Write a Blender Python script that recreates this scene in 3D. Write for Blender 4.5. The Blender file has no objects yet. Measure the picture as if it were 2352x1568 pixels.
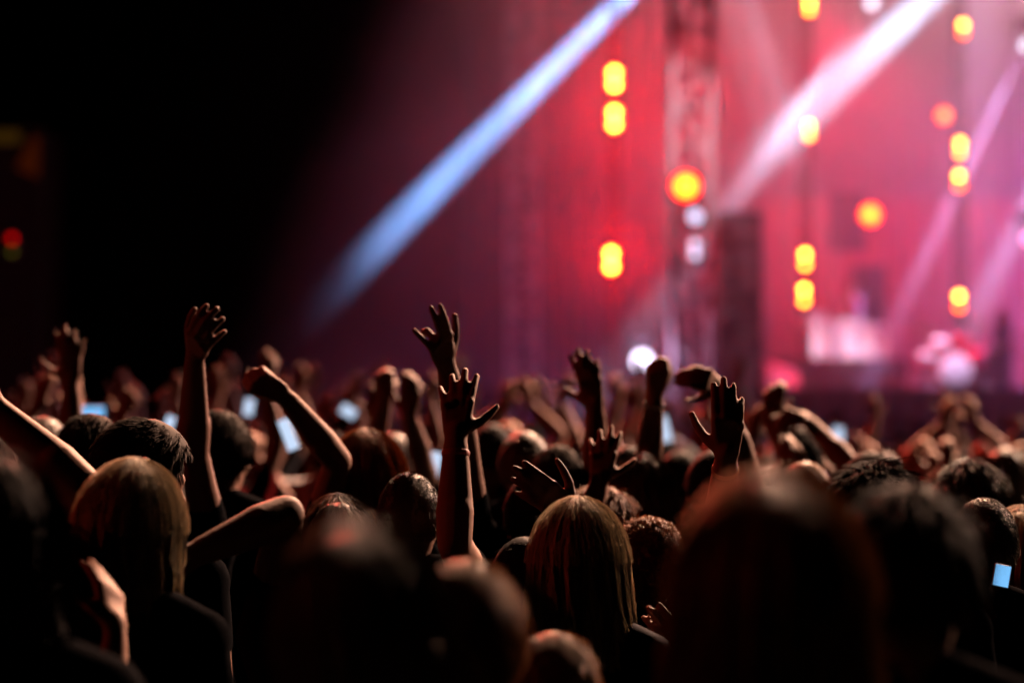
import bpy, bmesh, math, random
import numpy as np
from mathutils import Vector, Matrix
random.seed(7)
rng = np.random.default_rng(7)
SC = bpy.context.scene
COL = SC.collection

# ------------------------------------------------------------------ camera
FPX = 5553.0                       # focal length in the photo's measuring pixels (2352 wide): 85 mm on full frame
CAMH = 1.85
PITCH = math.radians(1.30)
cam_d = bpy.data.cameras.new('camera')
cam = bpy.data.objects.new('camera', cam_d)
COL.objects.link(cam)
cam.location = (0, 0, CAMH)
cam.rotation_euler = (math.radians(90) + PITCH, 0, 0)
cam_d.sensor_width = 36.0
cam_d.lens = 36.0 * FPX / 2352.0
cam_d.clip_start = 0.05
cam_d.clip_end = 3000
cam_d.dof.use_dof = True
cam_d.dof.focus_distance = 5.4
cam_d.dof.aperture_fstop = 1.75
cam_d.dof.aperture_ratio = 1.0
SC.camera = cam

# ------------------------------------------------------------------ night sky
w = bpy.data.worlds.new('World'); SC.world = w
w.use_nodes = True
nt = w.node_tree
bg = nt.nodes['Background']
sky = nt.nodes.new('ShaderNodeTexSky')
sky.sky_type = 'NISHITA'; sky.sun_disc = False
sky.sun_elevation = math.radians(-6); sky.sun_rotation = math.radians(200)
nt.links.new(sky.outputs[0], bg.inputs[0])
bg.inputs[1].default_value = 0.004

# ------------------------------------------------------------------ exposure and sampling
SC.view_settings.view_transform = 'Standard'
SC.view_settings.look = 'None'
SC.view_settings.exposure = 0
SC.view_settings.gamma = 1
cy = SC.cycles
cy.max_bounces = 4; cy.diffuse_bounces = 0; cy.glossy_bounces = 1; cy.transmission_bounces = 2
cy.volume_bounces = 0; cy.transparent_max_bounces = 8
cy.sample_clamp_indirect = 1.5; cy.sample_clamp_direct = 60
cy.use_denoising = True
try: cy.denoiser = 'OPENIMAGEDENOISE'
except Exception: pass
cy.use_light_tree = True
cy.caustics_reflective = False; cy.caustics_refractive = False

# ------------------------------------------------------------------ helpers
FW = Vector((0, math.cos(PITCH), math.sin(PITCH)))
UP = Vector((0, -math.sin(PITCH), math.cos(PITCH)))
def P(px, py, d):
    """world point seen at photo pixel (px, py), d metres deep"""
    return Vector((0, 0, CAMH)) + d * (FW + Vector((1, 0, 0)) * ((px - 1176) / FPX) + UP * ((784 - py) / FPX))
def ground_z(y):
    return -0.015 * max(0.0, y - 6.0)
def tag(o, label=None, cat=None, group=None, kind=None):
    if label: o['label'] = label
    if cat: o['category'] = cat
    if group: o['group'] = group
    if kind: o['kind'] = kind
    return o
def empty(name, loc=(0, 0, 0)):
    o = bpy.data.objects.new(name, None); COL.objects.link(o); o.location = loc
    o.empty_display_size = 0.1
    return o
class MB:
    """collects shapes given in world coordinates; build() links them as one mesh object"""
    def __init__(s): s.v = []; s.f = []
    def add(s, v, f):
        n = len(s.v); s.v.extend([tuple(x) for x in v]); s.f.extend([tuple(i + n for i in q) for q in f]); return s
    def box(s, x0, x1, y0, y1, z0, z1, bev=0.0):
        b = min(bev, (x1-x0)/3, (y1-y0)/3, (z1-z0)/3)
        if b <= 0:
            v = [(x, y, z) for z in (z0, z1) for y in (y0, y1) for x in (x0, x1)]
            return s.add(v, [(0,2,3,1),(4,5,7,6),(0,1,5,4),(2,6,7,3),(0,4,6,2),(1,3,7,5)])
        bm = bmesh.new(); bmesh.ops.create_cube(bm, size=1)
        for q in bm.verts:
            q.co = Vector(((x0+x1)/2 + q.co.x*(x1-x0), (y0+y1)/2 + q.co.y*(y1-y0), (z0+z1)/2 + q.co.z*(z1-z0)))
        bmesh.ops.bevel(bm, geom=list(bm.edges), offset=b, segments=2, profile=0.6, affect='EDGES')
        bm.verts.index_update()
        s.add([q.co[:] for q in bm.verts], [[q.index for q in f.verts] for f in bm.faces]); bm.free(); return s
    def tube(s, p0, p1, r0, r1=None, n=10, caps=True):
        r1 = r0 if r1 is None else r1
        p0 = Vector(p0); p1 = Vector(p1); d = (p1-p0).normalized()
        a = d.orthogonal().normalized(); b = d.cross(a)
        v = []
        for p, r in ((p0, r0), (p1, r1)):
            for i in range(n):
                t = 2*math.pi*i/n; v.append(p + a*(math.cos(t)*r) + b*(math.sin(t)*r))
        f = [(i, (i+1) % n, n+(i+1) % n, n+i) for i in range(n)]
        if caps: f += [tuple(range(n))[::-1], tuple(range(n, 2*n))]
        return s.add(v, f)
    def path(s, pts, r, n=6):
        for i in range(len(pts)-1): s.tube(pts[i], pts[i+1], r, n=n)
        return s
    def lathe(s, base, axis, prof, n=20):
        base = Vector(base); d = Vector(axis).normalized(); a = d.orthogonal().normalized(); b = d.cross(a)
        v = []
        for h, r in prof:
            for i in range(n):
                t = 2*math.pi*i/n; v.append(base + d*h + a*(math.cos(t)*r) + b*(math.sin(t)*r))
        f = []
        for k in range(len(prof)-1):
            for i in range(n): f.append((k*n+i, k*n+(i+1) % n, (k+1)*n+(i+1) % n, (k+1)*n+i))
        f += [tuple(range(n))[::-1], tuple(range((len(prof)-1)*n, len(prof)*n))]
        return s.add(v, f)
    def build(s, name, mat, parent=None, smooth=False):
        me = bpy.data.meshes.new(name)
        off = Vector(parent_world(parent)) if parent else Vector((0, 0, 0))
        me.from_pydata([tuple(Vector(p)-off) for p in s.v], [], s.f); me.validate(); me.update()
        bm = bmesh.new(); bm.from_mesh(me); bmesh.ops.recalc_face_normals(bm, faces=bm.faces); bm.to_mesh(me); bm.free()
        if smooth:
            for p in me.polygons: p.use_smooth = True
            try: me.set_sharp_from_angle(angle=math.radians(40))
            except Exception: pass
        me.materials.append(mat)
        o = bpy.data.objects.new(name, me); COL.objects.link(o)
        if parent: o.parent = parent
        return o
def parent_world(o):
    p = Vector((0, 0, 0))
    while o is not None: p += o.location; o = o.parent
    return p

def mat(name, base, rough=0.6, metal=0.0, var=0.15, scale=8.0, bump=0.0, spec=0.5, sheen=0.0, sss=0.0):
    m = bpy.data.materials.new(name); m.use_nodes = True
    n = m.node_tree.nodes; l = m.node_tree.links
    b = n['Principled BSDF']
    b.inputs['Roughness'].default_value = rough; b.inputs['Metallic'].default_value = metal
    b.inputs['Specular IOR Level'].default_value = spec
    if sheen: b.inputs['Sheen Weight'].default_value = sheen
    tc = n.new('ShaderNodeTexCoord'); no = n.new('ShaderNodeTexNoise'); no.inputs['Scale'].default_value = scale
    no.inputs['Detail'].default_value = 4
    l.new(tc.outputs['Object'], no.inputs['Vector'])
    r = n.new('ShaderNodeMapRange'); r.inputs[3].default_value = 1-var; r.inputs[4].default_value = 1+var
    l.new(no.outputs[0], r.inputs[0])
    mx = n.new('ShaderNodeVectorMath'); mx.operation = 'SCALE'; mx.inputs[0].default_value = base[:3]
    l.new(r.outputs[0], mx.inputs['Scale']); l.new(mx.outputs[0], b.inputs['Base Color'])
    if bump:
        bp = n.new('ShaderNodeBump'); bp.inputs['Strength'].default_value = bump; bp.inputs['Distance'].default_value = 0.01
        l.new(no.outputs[0], bp.inputs['Height']); l.new(bp.outputs[0], b.inputs['Normal'])
    return m
def glow(name, col, strength):
    m = bpy.data.materials.new(name); m.use_nodes = True
    nt = m.node_tree; nt.nodes.clear()
    e = nt.nodes.new('ShaderNodeEmission'); o = nt.nodes.new('ShaderNodeOutputMaterial')
    e.inputs[0].default_value = (*col, 1); e.inputs[1].default_value = strength
    nt.links.new(e.outputs[0], o.inputs[0])
    m.cycles.emission_sampling = 'NONE'
    return m

# ------------------------------------------------------------------ beam lamps, and lights added for smoke, stage and crowd
def point(name, loc, col, power, r=0.05):
    d = bpy.data.lights.new(name, 'POINT'); d.color = col; d.energy = power; d.shadow_soft_size = r
    o = bpy.data.objects.new(name, d); COL.objects.link(o); o.location = loc; return o
def spot(name, loc, to, col, power, ang, blend=0.3, r=0.05):
    d = bpy.data.lights.new(name, 'SPOT'); d.color = col; d.energy = power; d.spot_size = math.radians(ang)
    d.spot_blend = blend; d.shadow_soft_size = r
    o = bpy.data.objects.new(name, d); COL.objects.link(o); o.location = loc
    o.rotation_euler = (Vector(to)-Vector(loc)).to_track_quat('-Z', 'Y').to_euler(); return o
# beams
BEAMS = [
 # name, source px, through px, colour, power, cone, blend
 ('beam_lamp', (1960, -532, 48), (740, 690, 44), (0.20, 0.44, 1.0), 2.7e6, 2.9, .4),
 ('beam_lamp', (2650, -490, 42), (1690, 410, 36.5), (0.46, 0.72, 1.0), 7.5e5, 4.3, .6),
 ('beam_lamp', (1995, 22, 40.5), (1880, 185, 40.8), (0.7, 0.68, 1.0), 6e4, 6.5, .3),
 ('beam_lamp', (2345, 118, 40.9), (2215, 400, 41.5), (0.75, 0.45, 1.0), 1.2e5, 5.0, .6),
 ('beam_lamp', (2600, -20, 42), (2300, 600, 43), (0.55, 0.55, 1.0), 2e5, 6.0, .8),
]
for nm, a, b, c, pw, ang, bl in BEAMS:
    spot(nm, P(*a), P(*b), c, pw, ang, bl, 0.03)
# unseen point lights added to colour the smoke round the stage
point('smoke_fill', P(2380, -380, 43), (1.0, 0.62, 0.52), 2800, .4)
point('smoke_fill', P(1650, -300, 44), (1.0, 0.2, 0.25), 300, .4)
point('smoke_fill', P(2700, 380, 44), (0.9, 0.14, 0.9), 1500, .4)
point('smoke_fill', P(2480, 760, 43), (0.55, 0.28, 1.0), 650, .3)
point('smoke_fill', P(1250, -150, 46), (1.0, 0.02, 0.03), 90, .3)
point('smoke_fill', P(1330, 1110, 43), (0.22, 0.10, 0.7), 160, .3)
spot('front_fill', P(1500, -700, 37), P(1950, 780, 44), (1.0, .75, 1.0), 50000, 9, .6, .1)  # unseen spots added to brighten the performer, desk and drum kit
spot('front_fill', P(2300, -700, 37), P(2200, 830, 41), (.95, .6, 1.0), 30000, 9, .6, .1)
spot('front_fill', P(1350, -700, 34), P(1595, 350, 38.5), (1.0, .5, .6), 7000, 14, .6, .1)  # unseen spot added to lift the truss tower off the background
spot('drape_fill', P(1900, 0, 45), P(2080, 620, 50), (1.0, .0, .05), 4000, 70, .8, .2)  # unseen red spot added to light the back drape
# crowd light from out of view: warm rim keys, then added lavender and red fills
spot('crowd_key', (18.5, 28.5, 14), (-.5, 6.0, 1.5), (1.0, 0.58, 0.40), 110000, 40, .5, .5)
spot('crowd_key', (4.5, 24, 14), (.2, 5.5, 1.5), (1.0, 0.54, 0.34), 95000, 50, .6, .5)  # added high over the crowd to rim the nearest head
spot('crowd_key', (13, 29.5, 11), (-3, 16, 1.5), (0.9, 0.5, 0.6), 19000, 36, .7, .4)
spot('crowd_key', (-4, 29, 9), (0, 13, 1.5), (1.0, 0.08, 0.05), 30000, 60, .7, .6)
spot('crowd_key', (-16, 6, 8), (2, 9, 1.5), (1.0, 0.06, 0.03), 900, 90, .7, .6)

# ------------------------------------------------------------------ ground, smoke
M_ground = mat('trodden_ground', (0.035, 0.03, 0.025), .9, var=.5, scale=3, bump=.5)
gm = MB()
gm.add([(-400, -60, 0), (400, -60, 0), (-400, 6, 0), (400, 6, 0), (-400, 60, ground_z(60)), (400, 60, ground_z(60)), (-400, 900, ground_z(60)), (400, 900, ground_z(60))],
       [(0,1,3,2), (2,3,5,4), (4,5,7,6)])
tag(gm.build('ground', M_ground), kind='structure')

def sx(px, d=42): return (px-1176)/FPX*d
def sz(py, d=42): return P(0, py, d).z
# smoke: one box of drifting stage fog, thick above the stage and to the right, thinning out towards the left and the front
M_smoke = bpy.data.materials.new('stage_smoke'); M_smoke.use_nodes = True
nt = M_smoke.node_tree; nt.nodes.clear()
def N(t, **k):
    n = nt.nodes.new(t)
    for a, b in k.items(): setattr(n, a, b)
    return n
def LK(a, b): nt.links.new(a, b)
vo = N('ShaderNodeVolumePrincipled'); out = N('ShaderNodeOutputMaterial')
vo.inputs['Color'].default_value = (0.92, 0.9, 0.92, 1); vo.inputs['Anisotropy'].default_value = 0.0
tc = N('ShaderNodeTexCoord')
pa = Vector((sx(1690, 36), 36, P(0, 415, 36).z)); pb = Vector((sx(740, 44), 44, P(0, 685, 44).z))
kt = Vector((.30, 0, 1))                       # the edge of the thick fog leans to the right going up
nrmv = (pb-pa).cross(kt).normalized()
if nrmv.y < 0: nrmv = -nrmv
dt = N('ShaderNodeVectorMath', operation='DOT_PRODUCT'); dt.inputs[1].default_value = nrmv; LK(tc.outputs['Object'], dt.inputs[0])
nz = N('ShaderNodeTexNoise'); nz.inputs['Scale'].default_value = .35; nz.inputs['Detail'].default_value = 2; LK(tc.outputs['Object'], nz.inputs['Vector'])
wob = N('ShaderNodeMath', operation='MULTIPLY_ADD'); wob.inputs[1].default_value = 1.5; LK(nz.outputs[0], wob.inputs[0])
sb = N('ShaderNodeMath', operation='SUBTRACT'); sb.inputs[1].default_value = nrmv.dot(pa)+.75; LK(dt.outputs['Value'], sb.inputs[0]); LK(sb.outputs[0], wob.inputs[2])
mr = N('ShaderNodeMapRange', interpolation_type='SMOOTHSTEP'); LK(wob.outputs[0], mr.inputs[0])
mr.inputs[1].default_value = .3; mr.inputs[2].default_value = 1.15; mr.inputs[3].default_value = .002; mr.inputs[4].default_value = 1.0
sp = N('ShaderNodeSeparateXYZ'); LK(tc.outputs['Object'], sp.inputs[0])
mz = N('ShaderNodeMapRange', interpolation_type='SMOOTHSTEP'); LK(sp.outputs['Z'], mz.inputs[0])
mz.inputs[1].default_value = 2.5; mz.inputs[2].default_value = 8.0; mz.inputs[3].default_value = .36; mz.inputs[4].default_value = 1.1
m1 = N('ShaderNodeMath', operation='MULTIPLY'); LK(mr.outputs[0], m1.inputs[0]); LK(mz.outputs[0], m1.inputs[1])
n2 = N('ShaderNodeTexNoise'); n2.inputs['Scale'].default_value = .55; n2.inputs['Detail'].default_value = 3; LK(tc.outputs['Object'], n2.inputs['Vector'])
m2 = N('ShaderNodeMapRange'); LK(n2.outputs[0], m2.inputs[0]); m2.inputs[1].default_value = .3; m2.inputs[2].default_value = .7; m2.inputs[3].default_value = .6; m2.inputs[4].default_value = 1.4
m3 = N('ShaderNodeMath', operation='MULTIPLY'); LK(m1.outputs[0], m3.inputs[0]); LK(m2.outputs[0], m3.inputs[1])
gx = N('ShaderNodeMath', operation='MULTIPLY_ADD'); LK(sp.outputs['Z'], gx.inputs[0]); gx.inputs[1].default_value = -.45; LK(sp.outputs['X'], gx.inputs[2])
g2 = N('ShaderNodeMapRange', interpolation_type='SMOOTHSTEP'); LK(gx.outputs[0], g2.inputs[0])
g2.inputs[1].default_value = -7.6; g2.inputs[2].default_value = -3.9; g2.inputs[3].default_value = .01; g2.inputs[4].default_value = 1.0
m5 = N('ShaderNodeMath', operation='MULTIPLY'); LK(m3.outputs[0], m5.inputs[0]); LK(g2.outputs[0], m5.inputs[1])
m4 = N('ShaderNodeMath', operation='MULTIPLY'); LK(m5.outputs[0], m4.inputs[0]); m4.inputs[1].default_value = .06
LK(m4.outputs[0], vo.inputs['Density']); LK(vo.outputs[0], out.inputs['Volume'])
cy.volume_step_rate = .35; cy.volume_max_steps = 256
sm = MB().box(-16, 19, 30.5, 57, -.4, 16)
tag(sm.build('stage_smoke', M_smoke), kind='stuff')
# ------------------------------------------------------------------ stage
M_black = mat('black_cloth', (0.012, 0.011, 0.012), .9, bump=.2, scale=5)
M_deck = mat('stage_deck', (0.05, 0.045, 0.05), .5, var=.3, scale=2)
M_red = mat('red_drape', (0.32, 0.006, 0.02), .8, var=.35, scale=1.2, bump=.6)
M_alu = M_truss = mat('aluminium', (0.42, 0.40, 0.42), .6, metal=.0, var=.1)
M_house = mat('lamp_housing', (0.03, 0.03, 0.032), .45)
M_white = mat('white_cloth', (0.75, 0.74, 0.76), .8, var=.06, scale=3, bump=.4)
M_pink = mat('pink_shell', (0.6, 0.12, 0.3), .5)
M_drumr = mat('red_drum_shell', (0.6, 0.02, 0.06), .25)
M_drumw = mat('drum_skin', (0.8, 0.8, 0.85), .5)
M_brass = mat('cymbal_brass', (0.7, 0.45, 0.15), .25, metal=1)
DK = P(0, 890, 39).z      # stage deck height
stage = empty('stage', (6.5, 39, ground_z(39)))
tag(stage, 'raised concert stage with black skirt and red lit back drape', 'stage')
MB().box(3.35, 16, 39.0, 54, DK-.25, DK, .02).build('deck', M_deck, stage)
sk = MB()
v = []; f = []
for i in range(260):
    x = 3.3+i*0.049; y = 38.95+.03*math.sin(i*.9)+.012*math.sin(i*2.3)
    v += [(x, y, ground_z(39)), (x, y, DK-.02), (x, y+.02, DK-.02), (x, y+.02, ground_z(39))]
for i in range(259):
    a = 4*i
    for k in range(4): f.append((a+k, a+(k+1) % 4, a+4+(k+1) % 4, a+4+k))
sk.add(v, f); sk.build('skirt', M_black, stage, True)
def drape(x0, x1, y, z0, z1, m, name, parent, amp=.09, per=.45):
    v = []; f = []; nx = max(8, int((x1-x0)/.06))
    for i in range(nx+1):
        x = x0+(x1-x0)*i/nx; yy = y+amp*math.sin(2*math.pi*x/per)+amp*.4*math.sin(2*math.pi*x/per*2.7+1)
        v += [(x, yy, z0), (x, yy, z1), (x, yy+.03, z1), (x, yy+.03, z0)]
    for i in range(nx):
        a = 4*i
        for k in range(4): f.append((a+k, a+(k+1) % 4, a+4+(k+1) % 4, a+4+k))
    f += [(0, 1, 2, 3), (4*nx, 4*nx+3, 4*nx+2, 4*nx+1)]
    return MB().add(v, f).build(name, m, parent, True)
drape(sx(1765, 50), sx(2700, 50), 50, DK, sz(455, 50), M_red, 'back_drape', stage)
drape(sx(1060, 52), sx(1740, 52), 52, ground_z(52), sz(-60, 52), M_black, 'wing_drape', stage)
drape(sx(1700, 53), sx(2700, 53), 53.5, DK, sz(-200, 53), mat('maroon_drape', (.12, .02, .04), .9, var=.3, scale=1), 'upper_drape', stage)

drape(sx(1905, 47), sx(1990, 47), 47, sz(575, 47), sz(440, 47), M_black, 'black_banner', stage)
drape(sx(1962, 48), sx(2035, 48), 48, DK, sz(610, 48), M_black, 'black_screen', stage)
def truss(name, x, y, z0, z1, w, label, group=None, r=.028, br=.016):
    M_truss = M_house if name == 'lamp_mast' else M_alu
    t = empty(name, (x, y, z0)); tag(t, label, 'truss', group)
    m = MB(); h = w/2
    for a in (-h, h):
        for b in (-h, h): m.tube((x+a, y+b, z0), (x+a, y+b, z1), r, n=8)
    m.build('chord', M_truss, t, True)
    m = MB(); z = z0+.1; k = 0
    while z+w*1.05 < z1:
        s = 1 if k % 2 else -1
        for b in (-h, h): m.tube((x-h*s, y+b, z), (x+h*s, y+b, z+w), br, n=6)
        for a in (-h, h): m.tube((x+a, y-h*s, z), (x+a, y+h*s, z+w), br, n=6)
        for b in (-h, h): m.tube((x-h, y+b, z+w), (x+h, y+b, z+w), br, n=6)
        z += w; k += 1
    m.build('bracing', M_truss, t, True)
    MB().box(x-h-.15, x+h+.15, y-h-.15, y+h+.15, z0-.02, z0+.06, .01).build('base_plate', M_truss, t)
    return t
truss('truss_tower', sx(1590, 38.5), 38.5, ground_z(38), 12.5, .62, 'wide aluminium truss tower standing at the near corner of the stage, lit pink', r=.045, br=.026)
truss('truss_tower', sx(1200, 50), 50, ground_z(50), 14, .6, 'dim reddish truss tower far behind the long blue beam', r=.04, br=.024)
for px, lab in ((1411, 'slim truss mast carrying the three brightest yellow lamps beside the blue beam'),
                (1852, 'slim truss mast carrying the yellow lamps beside the performer at the white desk'),
                (2206, 'slim truss mast carrying the yellow lamps above the drum kit')):
    truss('lamp_mast', sx(px, 41.2), 41.2, (DK if px > 1640 else ground_z(41)), 12.5, .16, lab, 'slim masts carrying lamps', r=.012, br=.007)

# ------------------------------------------------------------------ lamps
Y_hot = glow('lamp_lens_hot', (1.0, 0.40, 0.03), 36)
Y_mid = glow('lamp_lens_warm', (1.0, 0.36, 0.02), 24)
A_dim = glow('lamp_lens_amber', (1.0, 0.16, 0.008), 16)
A_pale = glow('lamp_lens_pale', (1.0, 0.38, 0.10), 6)
W_hot = glow('lamp_lens_white', (0.85, 0.8, 1.0), 3.5)
R_dim = glow('lamp_lens_red', (1.0, 0.0, 0.0), 1.2)
HALO_RING = glow('lamp_halo_red', (1.0, 0.01, 0.0), 7)  # glowing ring added round each lens for its red halo
def blinder(px, py, d, gap, m1, m2, label, r=.075, group='yellow double lamps on the masts', halo=None, rim=True):
    c = P(px, py, d)
    t = empty('stage_lamp', tuple(c)); tag(t, label, 'lamp', group)
    g = gap*d/FPX
    n = 2 if m2 else 1
    z1 = c.z; z0 = c.z-g*(n-1)
    MB().box(c.x-r*1.5, c.x+r*1.5, c.y, c.y+.16, z0-r*1.5, z1+r*1.5, .02).build('housing', M_house, t)
    MB().tube((c.x-r*1.6, c.y+.08, (z0+z1)/2), (c.x-r*1.6, c.y+.26, (z0+z1)/2), .012).tube((c.x+r*1.6, c.y+.08, (z0+z1)/2), (c.x+r*1.6, c.y+.26, (z0+z1)/2), .012).tube((c.x-r*1.6, c.y+.26, (z0+z1)/2), (c.x+r*1.6, c.y+.26, (z0+z1)/2), .012).build('yoke', M_house, t)
    for k in range(n):
        z = z1-g*k
        if px > 100 and rim: MB().lathe((c.x, c.y-.002, z), (0, -1, 0), [(0, r*1.42), (.008, r*1.40), (.012, r*1.05)], 20).build('halo_ring', HALO_RING, t, True)
        o = MB().lathe((c.x, c.y-.006, z), (0, -1, 0), [(0, r), (.012, r*.93), (.022, r*.7), (.03, r*.3)], 20).build('lens', (m1, m2)[k], t, True)
    if halo: point('lamp_glow', (c.x, c.y-.18, (z0+z1)/2), halo[0], halo[1], .06)
    return t
RED = (1.0, 0.0, 0.01)
L = [
 (1411, 168, 41, 27, Y_hot, Y_hot, 'upper double yellow lamp on the red lit mast nearest the long blue beam', (RED, 600)),
 (1411, 259, 41, 27, Y_hot, Y_hot, 'double yellow lamp just under the topmost one on the mast by the blue beam', (RED, 600)),
 (1404, 583, 41, 29, Y_hot, Y_hot, 'lone double yellow lamp low on the mast by the blue beam, red glow round it', (RED, 700)),
 (1859, 6, 41, 18, Y_hot, Y_mid, 'yellow lamp cut by the top edge of the photo, beside the small white beam', (RED, 35)),
 (1858, 289, 41, 22, Y_hot, Y_mid, 'double yellow lamp in front of the broad white beam', (RED, 35)),
 (1849, 584, 41, 24, Y_hot, Y_mid, 'upper of the two double yellow lamps left of the performer at the white desk', (RED, 110)),
 (1847, 665, 41, 26, Y_hot, Y_mid, 'lower of the two double yellow lamps left of the performer at the white desk', (RED, 110)),
 (2212, 58, 41, 18, Y_hot, A_dim, 'small yellow lamp near the top of the mast above the drum kit', None),
 (2205, 329, 41, 22, Y_hot, Y_mid, 'double yellow lamp touching the foot of the thin pink beam, the higher one', (RED, 35)),
 (2203, 404, 41, 22, Y_hot, A_dim, 'double yellow lamp just below the foot of the thin pink beam', (RED, 35)),
 (2203, 680, 41, 24, Y_hot, A_dim, 'lowest yellow lamp on the mast above the drum kit', (RED, 35)),
]
for px, py, d, gap, m1, m2, lab, halo in L:
    rr = .072 if px < 1500 else .052
    blinder(px, py, d, gap, m1, m2, lab, r=rr, halo=halo)
blinder(1575, 428, 38, 0, A_dim, None, 'large round orange lamp in front of the wide truss tower', r=.15, group=None, halo=((1, .05, .01), 12))
blinder(1999, 493, 44, 0, A_dim, None, 'large round orange lamp on the dark drape above the performer', r=.13, group=None, halo=((1, .03, .01), 12))
blinder(2168, 266, 44, 0, A_pale, None, 'pale orange lamp hanging in pink smoke beside the thin pink beam', r=.09, group=None)
blinder(28, 548, 44, 30, R_dim, glow('lamp_lens_faint', (.35, .3, .02), .25), 'small red signal lamp in the dark at the far left edge', r=.06, group=None)

def moving_head(px, py, d, aim, label, r=.1, m=W_hot):
    c = P(px, py, d); a = (Vector(aim)-c).normalized()
    t = empty('moving_head_lamp', tuple(c)); tag(t, label, 'lamp', 'white beam lamps')
    MB().lathe(c-a*.36, a, [(0, r*.6), (.05, r*.95), (.2, r*1.1), (.355, r*1.15)], 20).build('head', M_house, t, True)
    MB().lathe(c-a*.003, a, [(0, r), (.012, r*.9), (.03, r*.4)], 20).build('lens', m, t, True)
    q = MB(); b = c-a*.2
    for s in (-1, 1): q.box(b.x+s*.16-.02, b.x+s*.16+.02, b.y-.03, b.y+.03, b.z-.03, b.z+.3, .006)
    q.box(b.x-.139, b.x+.139, b.y-.028, b.y+.028, b.z+.26, b.z+.298, .004)
    q.build('yoke', M_house, t)
    MB().box(b.x-.18, b.x+.18, b.y-.12, b.y+.12, b.z+.3, b.z+.45, .02).build('base', M_house, t)
moving_head(2003, 8, 41, P(1900, 170, 30), 'white lamp at the top of the short white beam')
moving_head(2356, 105, 41, P(2215, 400, 30), 'white lamp on the right edge at the top of the thin pink beam')
moving_head(1475, 828, 38.6, P(1475, 830, 10), 'big round white lamp at stage edge glaring behind raised hands', r=.14, m=glow('lamp_lens_glare', (.82, .75, 1.0), 6))
moving_head(2362, 548, 41, P(2300, 560, 10), 'pink white lamp on the right edge beside the soft lilac beam', r=.1, m=glow('lamp_lens_pink', (1.0, .35, .7), 4))
point('lamp_glow', P(1480, 825, 38.3), (.9, .5, .9), 60, .1)

V_highlight = glow('truss_highlight_violet', (.8, .68, 1.0), 2.2)  # glowing discs added for the white-hot highlights down the truss
blinder(1597, 497, 38.1, 0, V_highlight, None, 'added violet white highlight disc on the wide truss tower, under the round orange lamp', r=.1, group=None, rim=False)
blinder(1596, 562, 38.1, 22, V_highlight, V_highlight, 'pair of added violet white highlight discs low on the wide truss tower', r=.07, group=None, rim=False)
# ------------------------------------------------------------------ things on the stage
def D(px, d): return sx(px, d)
pa = empty('loudspeaker_stack', (D(1700, 40), 40, DK)); tag(pa, 'dark loudspeaker column standing behind the wide truss tower', 'loudspeaker')
z = DK
for k in range(6):
    hgt = .49
    MB().box(D(1648, 40), D(1752, 40), 40, 40.8, z, z+hgt-.02, .03).build('cabinet', mat('speaker_box', (.02, .018, .022), .6), pa)
    MB().box(D(1655, 40), D(1745, 40), 39.975, 39.995, z+.06, z+hgt-.08, .004).build('grille', mat('speaker_grille', (.035, .03, .04), .7, var=.4, scale=60), pa)
    z += hgt
# desk platform, desk
rs = empty('riser', (D(1900, 44), 44, DK)); tag(rs, 'dark platform carrying the white draped desk', 'platform')
MB().box(D(1765, 43.5), D(2085, 43.5), 43.5, 46.5, DK, sz(822, 43.5), .02).build('riser_box', M_deck, rs)
drape(D(1765, 43.4), D(2085, 43.4), 43.42, DK+.01, sz(824, 43.5), M_black, 'riser_skirt', rs, .02, .3)
zt = sz(822, 43.5)
dk = empty('desk', (D(1945, 44), 44, zt)); tag(dk, 'long desk draped in white cloth in front of the performer', 'desk')
drape(D(1865, 44), D(2035, 44), 43.95, zt, sz(752, 44), M_white, 'desk_cloth', dk, .05, .33)
MB().box(D(1855, 44), D(2040, 44), 43.9, 44.7, sz(752, 44), sz(744, 44), .01).build('desk_top', M_white, dk)
mx = empty('mixer', (D(1945, 44), 44.3, sz(744, 44))); tag(mx, 'pale sound mixer lying on the white draped desk', 'mixer')
MB().box(D(1905, 44), D(1990, 44), 44.05, 44.5, sz(744, 44)+.003, sz(734, 44), .01).build('mixer_body', mat('mixer_grey', (.4, .4, .45), .4), mx)
q = MB()
for i in range(8): q.tube((D(1912+i*10, 44), 44.2, sz(734, 44)), (D(1912+i*10, 44), 44.2, sz(730, 44)), .012)
q.build('knob', M_black, mx)
lp = empty('laptop', (D(1880, 44), 44.2, sz(744, 44))); tag(lp, 'open white laptop standing on the end of the white desk', 'laptop')
MB().box(D(1858, 44), D(1896, 44), 44.05, 44.3, sz(744, 44)+.004, sz(741, 44)).build('keyboard', M_white, lp)
MB().add([(D(1856, 44), 44.05, sz(741, 44)), (D(1896, 44), 44.05, sz(741, 44)), (D(1896, 44), 43.95, sz(716, 44)), (D(1856, 44), 43.95, sz(716, 44)),
          (D(1856, 44), 44.07, sz(741, 44)), (D(1896, 44), 44.07, sz(741, 44)), (D(1896, 44), 43.97, sz(716, 44)), (D(1856, 44), 43.97, sz(716, 44))],
         [(0,1,2,3),(4,7,6,5),(0,4,5,1),(1,5,6,2),(2,6,7,3),(3,7,4,0)]).build('screen', M_white, lp)
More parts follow.
